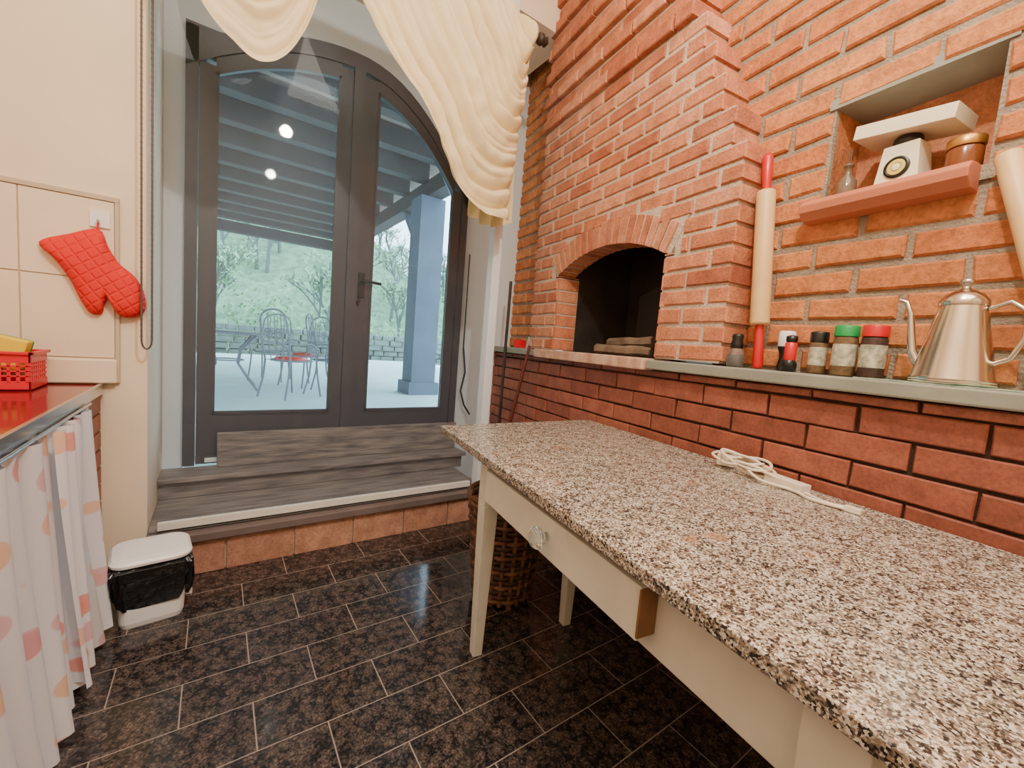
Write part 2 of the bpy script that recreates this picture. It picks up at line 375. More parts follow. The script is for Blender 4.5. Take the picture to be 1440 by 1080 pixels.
Mq=Matrix.Translation(W(1.74,2.02,1.62))@Matrix.Rotation(math.atan2(WD.y,WD.x),4,'Z')@Matrix.Rotation(-.25,4,'Y'); mb.box(-.05,.05,-.006,.006,-.03,.10,0,Mq)
mb.build('fire_shovel',[M_oldwood])
mb=MB(); prof=[(NU+.005,NZ0-.075),(NU-.05,NZ0-.07),(NU-.075,NZ0-.045),(NU-.078,NZ0-.02),(NU-.06,NZ0-.002),(NU-.03,NZ0+.002),(NU+.005,NZ0+.002)]
mb.prism(prof,lambda a,b_,s_:W(.52 if s_==0 else .955,a,b_),0)
mb.build('trim_2',[mat('coping_terracotta',(196,116,84),.55,vary=.15)],bevel=.004)
# ------------------------------------------------------------------ window wall
mb=MB()
mb.box(-1.05,-.25,2.45,3.3,0,4.2,0)
mb.box(-.25,2.0,2.45,3.1,3.35,4.2,0)
mb.build('wall_window_pier',[M_plaster])
ZT=lambda x: 2.845-.255*(max(0,.75-x)/.77)**2 if x<.75 else 2.845-.52*((x-.75)/.75)**2.1
FL,FR=-.157,1.616
OT=lambda x: max(ZT(x)+.17, 2.80) if x<.75 else ZT(x)+.17
mb=MB()
mb.box(-.25,FL,3.1,3.3,.22,4.2,0); mb.box(FR,2.3,3.1,3.3,0,4.2,0)
nx=24
for k in range(nx):
    x0=FL+(FR-FL)*k/nx;x1=FL+(FR-FL)*(k+1)/nx
    a,b_=OT(x0),OT(x1)
    mb.hexa([V(q) for q in [(x0,3.1,a),(x1,3.1,b_),(x1,3.3,b_),(x0,3.3,a),(x0,3.1,4.2),(x1,3.1,4.2),(x1,3.3,4.2),(x0,3.3,4.2)]],0)
mb.build('wall_window',[M_white],recalc=False)
mb=MB()
mb.box(-.25,1.5,2.385,3.12,0,.165,1)
x=-.25
while x<1.49:
    x1=min(x+.30,1.5); mb.box(x+.004,x1-.004,2.37,2.4,.0,.165,0); x+=.30
mb.box(-.25,1.53,2.345,3.05,.17,.208,2)
mb.box(-.248,1.53,2.43,2.86,.208,.215,3)
mb.box(-.25,1.6,2.86,3.05,.215,.305,3)
mb.box(-.25,1.62,2.83,3.05,.31,.335,3)
mb.build('window_step',[M_terra,M_mortar,M_sill,M_stepwood],bevel=.003,recalc=False)
# door
mb=MB(); yd0,yd1=3.06,3.13
GB=.645
def topstrip(x0,x1,lo,hi,y0,y1,m=0,n=14):
    for k in range(n):
        a=x0+(x1-x0)*k/n;c=x0+(x1-x0)*(k+1)/n
        mb.hexa([V(q) for q in [(a,y0,lo(a)),(c,y0,lo(c)),(c,y1,lo(c)),(a,y1,lo(a)),(a,y0,hi(a)),(c,y0,hi(c)),(c,y1,hi(c)),(a,y1,hi(a))]],m)
mb.box(FL,-.10,yd0,yd1+.05,.335,OT(FL)-.01); mb.box(1.56,FR,yd0,yd1+.05,.335,ZT(1.56)+.16)
topstrip(FL,FR,lambda x:ZT(x)+.08,lambda x:OT(x)+.004,yd0,yd1+.05,n=24)
LX=[(-.095,-.02,.64,.74),(.76,.88,1.49,1.555)]
for (a,g0,g1,d) in LX:
    mb.box(a,g0,yd0+.01,yd1,.35,ZT((a+g0)/2)+.06); mb.box(g1,d,yd0+.01,yd1,.35,ZT((g1+d)/2)+.06)
    mb.box(g0,g1,yd0+.01,yd1,.35,GB); topstrip(g0,g1,lambda x:ZT(x),lambda x:ZT(x)+.09,yd0+.01,yd1)
    mb.box(g0,g1,yd0,yd0+.02,GB,GB+.018); mb.box(g0,g0+.015,yd0,yd0+.02,GB,ZT(g0)); mb.box(g1-.015,g1,yd0,yd0+.02,GB,ZT(g1))
    topstrip(g0,g1,lambda x:ZT(x)-.018,lambda x:ZT(x),yd0,yd0+.02)
mb.box(.715,.785,yd0-.015,yd0+.02,.35,2.93)
mb.box(-.095,1.555,yd0-.02,yd0+.01,.35,.40)
for (a,g0,g1,d) in LX: topstrip(g0,g1,lambda x:GB,lambda x:ZT(x),3.1,3.104,1)
mb.box(.80,.84,yd0-.01,yd0+.01,1.45,1.62,2); mb.tube([(.82,yd0,1.56),(.82,yd0-.05,1.56),(.84,yd0-.055,1.56),(.94,yd0-.05,1.555)],.010,2)
mb.lathe([(.012,0),(.012,.02)],(.80,yd0-.01,1.42),2,M=Matrix.Rotation(pi/2,3,'X'))
mb.box(-.05,.1,yd0-.03,yd0,.36,.385,3)
mb.build('door_1',[M_frame,M_pane,M_black,M_white],recalc=False)
mb=MB(); mb.box(.01,1.60,2.985,3.015,.336,.545,0); mb.build('wooden_plank',[M_oldwood],bevel=.006)
mb=MB()
mb.box(-.21,1.42,2.40,2.425,.217,.262,0); mb.box(-.21,1.42,2.395,2.40,.222,.228,2)
mb.box(-.215,1.44,2.411,2.4125,.26,3.3,1)
mb.tube([(-.215,2.41,3.31),(1.45,2.41,3.31)],.035,0,12)
mb.build('roller_screen',[M_paintw,M_film,M_black],recalc=False)
mb=MB(); mb.box(1.455,1.515,2.37,2.44,.216,3.35,0); mb.build('trim_3',[M_white],bevel=.004)
mb=MB()
for xx in (-.262,-.228):
    mb.tube([(xx,2.38,3.3-k*.1) for k in range(23)],.004,0,6)
mb.tube([(-.262+.017-.017*math.cos(t),2.38,1.10-.04*math.sin(t)) for t in [k*pi/8 for k in range(9)]],.004,0,6)
for k in range(90): 
    for xx in (-.262,-.228): mb.lathe([(0,-.006),(.006,0),(0,.006)],(xx,2.38,3.25-k*.024),0,6)
mb.build('blind_chain',[mat('chain_grey',(90,80,76),.5)])
# ------------------------------------------------------------------ other walls
mb=MB(); mb.box(-1.15,-1.05,-2.4,3.3,0,4.2,0); mb.build('wall_left',[M_plaster])
mb=MB(); mb.box(-1.15,1.6,-2.5,-2.4,0,4.2,0); mb.build('wall_back',[M_plaster])
mb=MB(); mb.box(-1.15,2.6,-2.5,3.3,4.2,4.3,0); mb.build('ceiling',[M_ceil])
mb=MB(); yb=2.45
xs=[-.352-.27*k for k in range(0,4)]; zs=[.925,1.01,1.335,1.655]
mb.box(-1.04,-.352,yb-.008,yb,.905,1.66,1)
for i in range(3):
    for j in range(3):
        mb.box(xs[i+1]+.002 if xs[i+1]>-1.04 else -1.04,xs[i]-.002,yb-.014,yb-.004,zs[j]+.002,zs[j+1]-.002,0)
mb.box(-1.04,-.338,yb-.018,yb,1.656,1.675,1); mb.box(-.352,-.338,yb-.016,yb,.905,1.66,1)
mb.build('trim_4',[M_tile,M_grout],recalc=False,bevel=.0015)
mb=MB(); mb.box(-1.04,-.345,yb-.035,yb-.017,.905,1.005,0); mb.build('trim_5',[M_tile],bevel=.006)
mb=MB()
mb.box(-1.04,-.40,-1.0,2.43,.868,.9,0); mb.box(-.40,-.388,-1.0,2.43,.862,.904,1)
for i in range(11):
    z0=i*.078; mb.box(-.47,-.40,2.16,2.44,z0+.004,z0+.072,2); 
mb.box(-1.04,-.407,2.165,2.44,0,.862,3)
mb.build('kitchen_counter',[mat('counter_red_reflection',(140,36,40),.1,vary=.2,vscale=4),M_chrome,M_brickL,M_mortarG],recalc=False)  # counter top: basket's red reflection on steel painted into the base colour
def panel(mb,y0,y1,zb,ph,dx=0):
    def fn(u,v):
        y=y0+(y1-y0)*u; z=.858-(.858-zb)*v
        yy=y+.02*math.sin(u*9+v*2)*v
        fold=math.sin(u*(y1-y0)*60+ph+1.2*math.sin(v*2+u*4))*(.010+.020*v)+.010*math.sin(u*31+ph)
        return V((-.368+dx+fold+.03*v*v,yy,z+.02*math.sin(u*7)*v))
    mb.grid(fn,110,24,0)
mb=MB(); panel(mb,1.66,2.09,.05,0); panel(mb,.6,1.76,.03,2,-.012)
mb.tube([(-.378,.6,.862),(-.378,2.14,.862)],.005,1,6)
mb.build('counter_curtain',[M_pat,M_chrome],recalc=False)
# ------------------------------------------------------------------ oven mitt
def px(p,q): return (-.56+.0021*(p-60), 1.457-.0025*(q-340)+ .0003*(p-60))
out=[(58,342),(96,328),(137,318),(150,345),(166,372),(188,392),(202,416),(206,446),(194,460),(170,460),(158,445),(150,428),(144,440),(140,454),(124,452),(110,428),(97,398),(78,368)]
P2=[px(*p) for p in out]
cx=sum(p[0] for p in P2)/len(P2); cz=sum(p[1] for p in P2)/len(P2)
def smooth_poly(P,n=4):
    r=[];m=len(P)
    for i in range(m):
        p0,p1,p2,p3=P[i-1],P[i],P[(i+1)%m],P[(i+2)%m]
        for k in range(n):
            t=k/n; r.append(tuple(.5*((2*p1[a])+(-p0[a]+p2[a])*t+(2*p0[a]-5*p1[a]+4*p2[a]-p3[a])*t*t+(-p0[a]+3*p1[a]-3*p2[a]+p3[a])*t**3) for a in (0,1)))
    return r
mb=MB()
SP=smooth_poly(P2); n=len(SP)
rings=[(1.0,0),(1.01,.008),(.97,.022),(.86,.034),(.6,.042),(.3,.044)]
vs=[];fs=[]
for sc,d in rings:
    for (x,z) in SP: vs.append(V((cx+(x-cx)*sc,yb-.018-d,cz+(z-cz)*sc)))
for i in range(len(rings)-1):
    for k in range(n): k2=(k+1)%n; fs.append((i*n+k,i*n+k2,(i+1)*n+k2,(i+1)*n+k))
fs.append(tuple(range((len(rings)-1)*n,len(rings)*n)))
mb.add(vs,fs,0,True)
mb.tube([(-.405,yb-.03,1.51),(-.40,yb-.035,1.54),(-.398,yb-.03,1.56)],.004,0,6)
mb.box(-.425,-.365,yb-.022,yb-.015,1.545,1.61,1); mb.tube([(-.398,yb-.02,1.575),(-.398,yb-.045,1.56),(-.398,yb-.045,1.575)],.004,1,6)
mb.build('oven_mitt',[M_mitt,M_whitep])
# ------------------------------------------------------------------ red drainer basket & dish things
mb=MB()
x0,x1,y0,y1=-.84,-.54,2.20,2.38
zt_=1.04
mb.box(x0,x1,y0,y1,.902,.908,0)
for (za,zb) in ((.902,.935),(1.0,zt_)):
    mb.box(x0,x1,y0,y0+.006,za,zb);mb.box(x0,x1,y1-.006,y1,za,zb);mb.box(x0,x0+.006,y0,y1,za,zb);mb.box(x1-.006,x1,y0,y1,za,zb)
xx=x0
while xx<x1-.01:
    mb.box(xx,xx+.010,y0,y0+.005,.93,1.0);mb.box(xx,xx+.010,y1-.005,y1,.93,1.0); xx+=.022
yy=y0
while yy<y1-.005:
    mb.box(x1-.005,x1,yy,yy+.010,.93,1.0);mb.box(x0,x0+.005,yy,yy+.010,.93,1.0); yy+=.022
for zz in (.950,.968,.986):
    mb.box(x0,x1,y0,y0+.004,zz,zz+.006); mb.box(x1-.004,x1,y0,y1,zz,zz+.006)
z_=zt_-.01
mb.box(x0-.008,x1+.008,y0-.008,y0+.004,z_,zt_);mb.box(x1-.004,x1+.008,y0-.008,y1+.008,z_,zt_);mb.box(x0-.008,x1+.008,y1-.004,y1+.008,z_,zt_);mb.box(x0-.008,x0+.004,y0-.008,y1+.008,z_,zt_)
mb.build('dish_basket',[M_redp],bevel=.0015,recalc=False)
mb=MB(); Mr=Matrix.Translation((-.615,2.29,1.035))@Matrix.Rotation(.25,4,'Y')
mb.box(-.045,.045,-.03,.03,-.06,.05,0,Mr); mb.box(-.046,.046,.03,.04,-.061,.051,1,Mr)
mb.build('dish_sponge',[M_yellow,M_green],bevel=.008)
mb=MB(); mb.lathe([(.03,0),(.032,.01),(.032,.12),(.015,.15),(.012,.16),(.012,.18),(0,.18)],(-.70,2.29,.909),0); mb.build('soap_bottle',[M_grnliq])
# ------------------------------------------------------------------ swag curtains + rod
mb=MB(); mb.tube([(-.24,2.22,3.06),(1.56,2.22,3.06)],.018,0,14)
mb.lathe([(.0,0),(.03,.005),(.034,.03),(.022,.045),(.03,.06),(.0,.085)],(1.56,2.22,3.06),0,M=Matrix.Rotation(pi/2,3,'Y'))
mb.tube([(1.50,2.22,3.06),(1.49,2.37,3.06)],.012,0)
mb.lathe([(.03,0),(.03,.01),(0,.01)],(1.49,2.37,3.06),0,M=Matrix.Rotation(pi/2,3,'X'))
mb.build('curtain_rod',[M_darkwood])
def cat(P,t):
    m=len(P)-1; f=min(t*m,m-1e-6); i=int(f); u=f-i
    p0=P[max(i-1,0)];p1=P[i];p2=P[i+1];p3=P[min(i+2,m)]
    return tuple(.5*((2*p1[a])+(-p0[a]+p2[a])*u+(2*p0[a]-5*p1[a]+4*p2[a]-p3[a])*u*u+(-p0[a]+3*p1[a]-3*p2[a]+p3[a])*u**3) for a in (0,1))
def swag(mb,A,B,yb_,amp,nf,bul,nu=260,nv=90,seed=0):
    def fn(k,t):
        a=cat(A,t);b_=cat(B,t)
        kk=k+.06*noise.noise(V((k*2.5+seed,t*2.0,0)))*math.sin(pi*k)
        x=a[0]+(b_[0]-a[0])*k; z=a[1]+(b_[1]-a[1])*k
        env=math.sin(pi*min(max(t,0),1))**.5
        ph=nf*kk+.5*math.sin(t*2.6+seed)
        am=max(.15,.75+1.0*noise.noise(V((k*5,t*2.5,seed+5))))
        f1=abs(math.sin(pi*ph))**.75
        f2=abs(math.sin(pi*ph*1.63+1.5+2*t))**.9
        f3=.5+.5*math.sin(pi*ph*.55+seed+2*t)
        y=yb_-bul*env*(1-.6*k)-amp*(.4+.6*env)*(f1*am*.75+f2*.32*(1.2-am)+f3*.55)
        y-=.012*noise.noise(V((x*14,z*14,seed)))
        z-=.010*env*math.cos(2*pi*ph)*am
        return V((x,y,z))
    mb.grid(fn,nu,nv,0)
mb=MB()
A=[(.22,3.09),(.37,2.84),(.58,2.50),(.80,2.27),(.93,2.06),(1.03,1.95),(1.20,1.90),(1.39,1.93)]
B=[(1.36,3.09),(1.38,3.06),(1.40,3.03),(1.42,3.0),(1.44,2.97),(1.46,2.95),(1.475,2.97),(1.485,3.05)]
swag(mb,A,B,2.19,.085,10,.10)
mb.grid(lambda u,v: V((1.20+.27*u-.04*v*(1-u),2.235-.028*math.sin(u*24+v*2),3.08-1.13*v-.05*math.sin(u*pi))),60,24,0)
A2=[(-.22,3.09),(-.17,2.66),(-.07,2.39),(.05,2.28),(.14,2.245),(.24,2.34),(.33,2.58),(.42,3.09)]
B2=[(-.02,3.09),(-.01,3.08),(.02,3.05),(.07,3.03),(.12,3.03),(.17,3.05),(.2,3.08),(.22,3.09)]
swag(mb,A2,B2,2.19,.05,7,.08,130,60,2)
mb.build('swag_curtain',[M_cream],recalc=False)
# ------------------------------------------------------------------ table
mb=MB()
c=[(1.835,.588),(1.937,1.508),(-.30,1.508),(-.30,.575)]
mb.prism(c,lambda a,b_,s_:W(a,b_,.78 if s_==0 else .81),0)
mb.sbox(-.2,1.46,.615,1.13,.757,.779,1)
mb.sbox(-.1,1.40,.655,.675,.60,.757,2); mb.sbox(-.1,1.40,1.07,1.09,.62,.757,2); mb.sbox(1.385,1.405,.66,1.09,.62,.757,2)
mb.sbox(.565,1.33,.606,.628,.640,.752,2); mb.sbox(.563,.60,.606,.655,.645,.75,1)
def leg(s,n,ds,dn,top=.755,wt=.03,wb=.019):
    p=[W(s-wb+ds,n-wb+dn,0),W(s-wb+ds,n+wb+dn,0),W(s+wb+ds,n+wb+dn,0),W(s+wb+ds,n-wb+dn,0)]
    m=[W(s-wt,n-wt,.60),W(s-wt,n+wt,.60),W(s+wt,n+wt,.60),W(s+wt,n-wt,.60)]
    q=[W(s-wt,n-wt,top),W(s-wt,n+wt,top),W(s+wt,n+wt,top),W(s+wt,n-wt,top)]
    mb.hexa(p+m,2); mb.hexa(m+q,2)
leg(1.40,.655,-.01,-.01);leg(1.40,1.07,.02,.01);leg(.24,.665,0,0,wt=.04,wb=.028);leg(.24,1.07,0,0,wt=.04,wb=.028)
ko=W(.91,.606,.70); Mk=Matrix(((-WN.x,WD.x,0),(-WN.y,WD.y,0),(0,0,1)))@Matrix.Rotation(pi/2,3,'Y')
mb.lathe([(.012,0),(.010,.012),(.026,.02),(.033,.034),(.022,.048),(0,.05)],ko,3,8,M=Mk,smooth=False)
mb.build('granite_table',[M_gran,M_wood,M_ivory,M_glassy],bevel=.003)
# extension cord on table
mb=MB(); T=.8115
pts=[]
for k in range(170):
    t=k/169*2*pi*4.6
    pts.append(W(.925+.08*math.cos(t+.3*math.sin(t*.4))*(1+.22*math.sin(t*.31)),1.435+.042*math.sin(t)*(1+.25*math.sin(t*.7))+.012*math.sin(t*.23),T+.007+.014*(1+math.sin(t*1.3))+.016*k/169*2))
mb.tube(pts,.0052,0,8)
def path(P,r=.0052,n=8):
    q=[]
    for i in range(len(P)-1):
        p0=P[max(i-1,0)];p1=P[i];p2=P[i+1];p3=P[min(i+2,len(P)-1)]
        for k in range(n):
            u=k/n; q.append(.5*((2*p1)+(p2-p0)*u+(2*p0-5*p1+4*p2-p3)*u*u+(3*p1-p0-3*p2+p3)*u**3))
    q.append(P[-1]); mb.tube(q,r,0,8)
path([W(.90,1.40,T+.03),W(.83,1.375,T+.012),W(.74,1.40,T+.006),W(.67,1.37,T+.006),W(.58,1.39,T+.006)])
path([W(.91,1.42,T+.035),W(.82,1.41,T+.03),W(.72,1.42,T+.006),W(.64,1.385,T+.006),W(.585,1.40,T+.008)])
path([W(1.0,1.40,T+.03),W(1.05,1.42,T+.04),W(1.04,1.47,T+.05),W(.97,1.46,T+.055),W(.90,1.46,T+.05),W(.84,1.44,T+.02)])
def obox(s,n,z,ls,ln,lz,ang,m=0):
    M=Matrix.Translation(W(s,n,z))@Matrix.Rotation(ang+math.atan2(WD.y,WD.x),4,'Z'); mb.box(-ls/2,ls/2,-ln/2,ln/2,0,lz,m,M)
obox(.775,1.425,T,.13,.045,.03,-.15); obox(1.015,1.455,T+.004,.06,.05,.04,.5); obox(.575,1.395,T,.04,.02,.016,.1)
mb.build('extension_cord',[M_cord],bevel=.003)
# ------------------------------------------------------------------ wicker basket
mb=MB(); bc=V((1.13,1.55,0))
def br(z): return .125+.05*(z/.5)
mb.lathe([(.11,.03),(br(.1)-.012,.1),(br(.3)-.012,.3),(br(.5)-.012,.5)],bc,0,24)
z=.05;i=0
while z<.50:
    pts=[bc+V(((br(z)+.006*math.cos(k*10*pi/40+ (i%2)*pi))*math.cos(2*pi*k/80),(br(z)+.006*math.cos(k*10*pi/40+(i%2)*pi))*math.sin(2*pi*k/80),z)) for k in range(80)]
    mb.tube(pts,.011,0 if i%3 else 1,6,closed=True); z+=.024;i+=1
for k in range(20):
    a=2*pi*k/20; mb.tube([bc+V((br(z_)*math.cos(a),br(z_)*math.sin(a),z_)) for z_ in (.03,.2,.35,.5)],.012,1,6)
mb.tube([bc+V((br(.5)*math.cos(2*pi*k/40),br(.5)*math.sin(2*pi*k/40),.51)) for k in range(40)],.018,1,8,closed=True)
for a in (.3,2.4,4.5): mb.tube([bc+V((.1*math.cos(a),.1*math.sin(a),.06)),bc+V((.11*math.cos(a),.11*math.sin(a),0))],.014,1,8)
for a in (.2,.2+pi): 
    mb.tube([bc+V((br(.5)*math.cos(a+d)*1.02,br(.5)*math.sin(a+d)*1.02,.5+.07*math.cos(d*4))) for d in (-.39,-.2,0,.2,.39)],.012,0,8)
mb.build('wicker_basket',[M_wick,M_wickL])
# ------------------------------------------------------------------ trash can
mb=MB()
Mt=Matrix.Translation((-.203,2.13,0))@Matrix.Rotation(.12,4,'Z')
def rr(w,d,z,r=.03,n=5,dx=0):
    p=[]
    for cx_,cy_,a0_ in ((w-r,d-r,0),(-w+r,d-r,pi/2),(-w+r,-d+r,pi),(w-r,-d+r,3*pi/2)):
        for k in range(n+1):
            a=a0_+pi/2*k/n; p.append(Mt@V((dx+cx_+r*math.cos(a),cy_+r*math.sin(a),z)))
    return p
def loft(rs,m,cap0=True,cap1=True):
    n=len(rs[0]); vs=[v for r_ in rs for v in r_]; fs=[(i*n+k,i*n+(k+1)%n,(i+1)*n+(k+1)%n,(i+1)*n+k) for i in range(len(rs)-1) for k in range(n)]
    if cap0: fs.append(tuple(range(n))[::-1])
    if cap1: fs.append(tuple(range((len(rs)-1)*n,len(rs)*n)))
    mb.add(vs,fs,m,False)
loft([rr(.095,.085,0),rr(.10,.09,.02),rr(.112,.10,.235)],0)
def bagring(w,d,z,am,ph,sag=.3):
    r_=rr(w,d,z,.03,9); c0=Mt@V((0,0,z)); return [c0+(p-c0)*(1+am*math.sin(i*2.1+ph)+am*.6*math.sin(i*4.7))+V((0,0,am*sag*math.sin(i*.6+ph))) for i,p in enumerate(r_)]
loft([bagring(.108,.098,.105,.05,0,.6),bagring(.118,.108,.12,.05,.6),bagring(.123,.114,.16,.05,1.4),bagring(.126,.118,.20,.03,2.2),bagring(.126,.118,.236,.02,3),bagring(.116,.104,.25,.01,4)],1)
loft([rr(.118,.108,.252,.045),rr(.125,.117,.258,.055),rr(.126,.118,.268,.055),rr(.117,.109,.277,.055),rr(.09,.08,.281,.045)],0)
mb.box(.105,.128,-.05,.05,.06,.085,0,Mt)
mb.build('trash_bin',[M_whitep,M_bag],bevel=.002)
# ------------------------------------------------------------------ ledge objects
ZL=1.1865
def pin(name,a,b_,r,hr,h0,h1):
    mb=MB(); d=b_-a; L_=d.length
    q=d.to_track_quat('Z','Y').to_matrix()
    mb.lathe([(0,0),(hr*.8,.002),(hr,.012),(hr*.9,h0*L_*.5),(hr*.75,h0*L_-.005),(hr*.75,h0*L_)],a,1,20,M=q)
    mb.lathe([(hr*.75,h0*L_),(r*.95,h0*L_+.001),(r,h0*L_+.01),(r,h1*L_-.01),(r*.95,h1*L_-.001),(hr*.7,h1*L_)],a,0,24,M=q)
    mb.lathe([(hr*.7,h1*L_),(hr*.8,h1*L_+.01),(hr,L_*(h1+1)/2),(hr*1.05,L_-.02),(hr*.7,L_-.004),(0,L_)],a,1,20,M=q)
    return mb.build(name,[M_pin,M_red])
pin('rolling_pin',W(1.02,1.575,ZL),W(1.12,1.618,2.03),.034,.019,.20,.82)
mb=MB(); a=W(.285,1.60,ZL+.003); b_=W(.463,1.630,1.80); q=(b_-a).to_track_quat('Z','Y').to_matrix(); L_=(b_-a).length
mb.lathe([(0,0),(.020,.002),(.022,.02),(.024,L_*.5),(.027,L_-.006),(.024,L_-.001),(0,L_)],a,0,20,M=q); mb.build('wooden_pole',[M_pin])
def jar(name,s,n,r,h,capm,bodym,caph=.03,capr=1.02):
    mb=MB(); o=W(s,n,ZL+.001)
    mb.lathe([(0,0),(r*.95,0),(r,.006),(r,h-caph-.008),(r*.9,h-caph),(r*.88,h-caph)],o,0,24)
    mb.lathe([(r*1.012,h*.2),(r*1.015,h*.21),(r*1.015,h*.62),(r*1.012,h*.63)],o,2,24)
    mb.lathe([(r*capr,h-caph),(r*capr,h-.004),(r*capr*.93,h),(0,h)],o,1,24)
    return mb.build(name,[bodym,capm,M_label])
jar('spice_jar',.75,1.60,.033,.165,M_green,M_spice,caph=.035)
jar('spice_jar',.672,1.60,.033,.165,M_red,M_pepper,caph=.035)
jar('spice_jar',.835,1.61,.027,.145,M_black,M_spice,caph=.035)
mb=MB(); o=W(.945,1.61,ZL+.001)
mb.lathe([(0,0),(.022,0),(.024,.01),(.018,.045),(.018,.06),(.026,.085),(.026,.09)],o,0,20); mb.lathe([(.026,.09),(.027,.092),(.027,.14),(.024,.147),(0,.147)],o,1,20)
mb.build('pepper_mill',[M_black,M_whitep])
mb=MB(); o=W(.895,1.555,ZL+.001)
mb.lathe([(0,0),(.024,0),(.024,.03),(.018,.04)],o,0,20);mb.lathe([(.018,.04),(.019,.045),(.019,.10),(.014,.104)],o,1,20);mb.lathe([(.016,.104),(.018,.11),(.018,.125),(0,.13)],o,0,20)
mb.build('gas_lighter',[M_black,M_red])
mb=MB(); o=W(1.085,1.53,ZL+.001)
mb.lathe([(0,0),(.028,0),(.031,.01),(.030,.05),(.022,.068),(.021,.072)],o,0,24); mb.lathe([(0,.004),(.026,.004),(.027,.045),(0,.046)],o,2,20)
mb.lathe([(.021,.072),(.023,.075),(.023,.09),(.019,.105),(.021,.12),(.018,.128),(0,.13)],o,1,24); mb.build('pepper_grinder',[M_glassy,M_black,M_pepper])
mb=MB(); mb.sbox(.10,.66,1.475,1.655,ZL+.0005,ZL+.003,0); mb.build('paper_mat',[M_paper])
mb=MB(); o=W(.475,1.56,ZL+.0045)
mb.lathe([(0,0),(.082,0),(.085,.004),(.083,.010),(.066,.10),(.052,.175),(.046,.205),(.045,.21)],o,0,40)
mb.lathe([(.048,.208),(.049,.214),(.048,.222),(.036,.238),(.018,.25),(.008,.255),(.008,.262),(.014,.268),(.014,.276),(0,.281)],o,0,32)
mb.lathe([(.083,.008),(.0855,.012),(.083,.018)],o,0,40)
SD=WD
sp=[o+SD*.072+V((0,0,.05)),o+SD*.09+V((0,0,.085)),o+SD*.098+V((0,0,.14)),o+SD*.105+V((0,0,.19)),o+SD*.118+V((0,0,.225)),o+SD*.135+V((0,0,.232))]
mb.tube(sp,[.013,.011,.009,.007,.0055,.005],0,12)
mb.tube([o-SD*.048+V((0,0,.20)),o-SD*.085+V((0,0,.215)),o-SD*.115+V((0,0,.19)),o-SD*.118+V((0,0,.13)),o-SD*.10+V((0,0,.075)),o-SD*.072+V((0,0,.06))],.006,0,10)
mb.build('steel_oil_pot',[M_steel])
# ------------------------------------------------------------------ niche objects
zn=NZ0+.003
mb=MB(); def_o=W(.715,1.715,zn)
Ms=Matrix.Translation(def_o)@Matrix(((WD.x,WN.x,0),(WD.y,WN.y,0),(0,0,1))).to_4x4()
pl=lambda s,n,z: Ms@V((s,n,z))
def fr(h0,h1,a0_,a1,b0,b1,m):
    mb.hexa([pl(x,y,h0) for x,y in ((-a0_,-b0),(-a0_,b0),(a0_,b0),(a0_,-b0))]+[pl(x,y,h1) for x,y in ((-a1,-b1),(-a1,b1),(a1,b1),(a1,-b1))],m)
fr(0,.012,.060,.060,.055,.055,0); fr(.012,.13,.056,.045,.05,.04,0)
mb.lathe([(.035,.13),(.038,.14),(.036,.155),(.03,.16)],def_o,1,20)
Mq=Matrix.Translation(def_o+V((0,0,.17)))@Ms.to_3x3().to_4x4()@Matrix.Rotation(-.12,4,'Y')
mb.box(-.13,.125,-.07,.07,-.008,.035,0,Mq)
dq=Matrix(((-WN.x,WD.x,0),(-WN.y,WD.y,0),(0,0,1)))@Matrix.Rotation(pi/2,3,'Y')
do=pl(0,-.049,.055)
mb.lathe([(.033,-.004),(.033,.005),(.026,.007),(.026,.004),(.0,.004)],do,1,28,M=dq); mb.lathe([(.024,.0045),(.024,.0055),(.013,.0055),(.013,.0045)],do,2,24,M=dq); mb.lathe([(.011,.005),(.011,.007),(0,.007)],do,0,20,M=dq)
mb.build('kitchen_scale',[mat('cream_plastic',(238,228,200),.35),M_black,mat('dial_yellow',(212,196,90),.5)],bevel=.003)
mb=MB(); o=W(.57,1.70,zn); mb.lathe([(0,0),(.038,0),(.04,.008),(.04,.06),(.036,.068)],o,0,24); mb.lathe([(.041,.068),(.042,.072),(.042,.092),(.038,.095),(0,.095)],o,1,24); mb.build('honey_jar',[mat('amber',(120,66,34),.2),M_gold])
mb=MB(); o=W(.865,1.695,zn); mb.lathe([(0,0),(.028,0),(.03,.01),(.028,.06),(.012,.085),(.011,.11),(.015,.112),(.015,.12),(0,.12)],o,0,20)
for k in range(6):
    a=k; mb.tube([o+V((0,0,.1)),o+V((.012*math.cos(a),.012*math.sin(a),.17))],.002,1,5)
mb.build('glass_cruet',[mat('smoky_glass',(150,130,110),.1,trans=.5),M_wickL])
mb=MB(); mb.sbox(2.86,3.0,1.52,1.62,1.188,1.20,0); mb.sbox(2.98,3.0,1.52,1.62,1.20,1.25,0); mb.tube([W(2.93,1.6,1.21),W(2.95,1.64,1.36)],.008,1,8); mb.build('dustpan',[M_redp,M_black])
mb=MB(); mb.lathe([(0,0),(.02,0),(.022,.01),(.02,.06),(.01,.075),(.01,.09),(0,.09)],W(2.70,1.49,ZL+.001),0); mb.build('salt_shaker',[M_glassy])
mb=MB(); mb.tube([W(2.75,1.30,.0),W(2.67,1.36,.60),W(2.585,1.435,1.21)],[.012,.014,.012],0,10); mb.build('fire_poker',[mat('reddish_wood',(96,44,32),.5)])
mb=MB(); mb.tube([W(3.0,1.44,.0),W(3.02,1.46,1.70)],.012,0,8); mb.build('broom_handle',[M_darkwood])
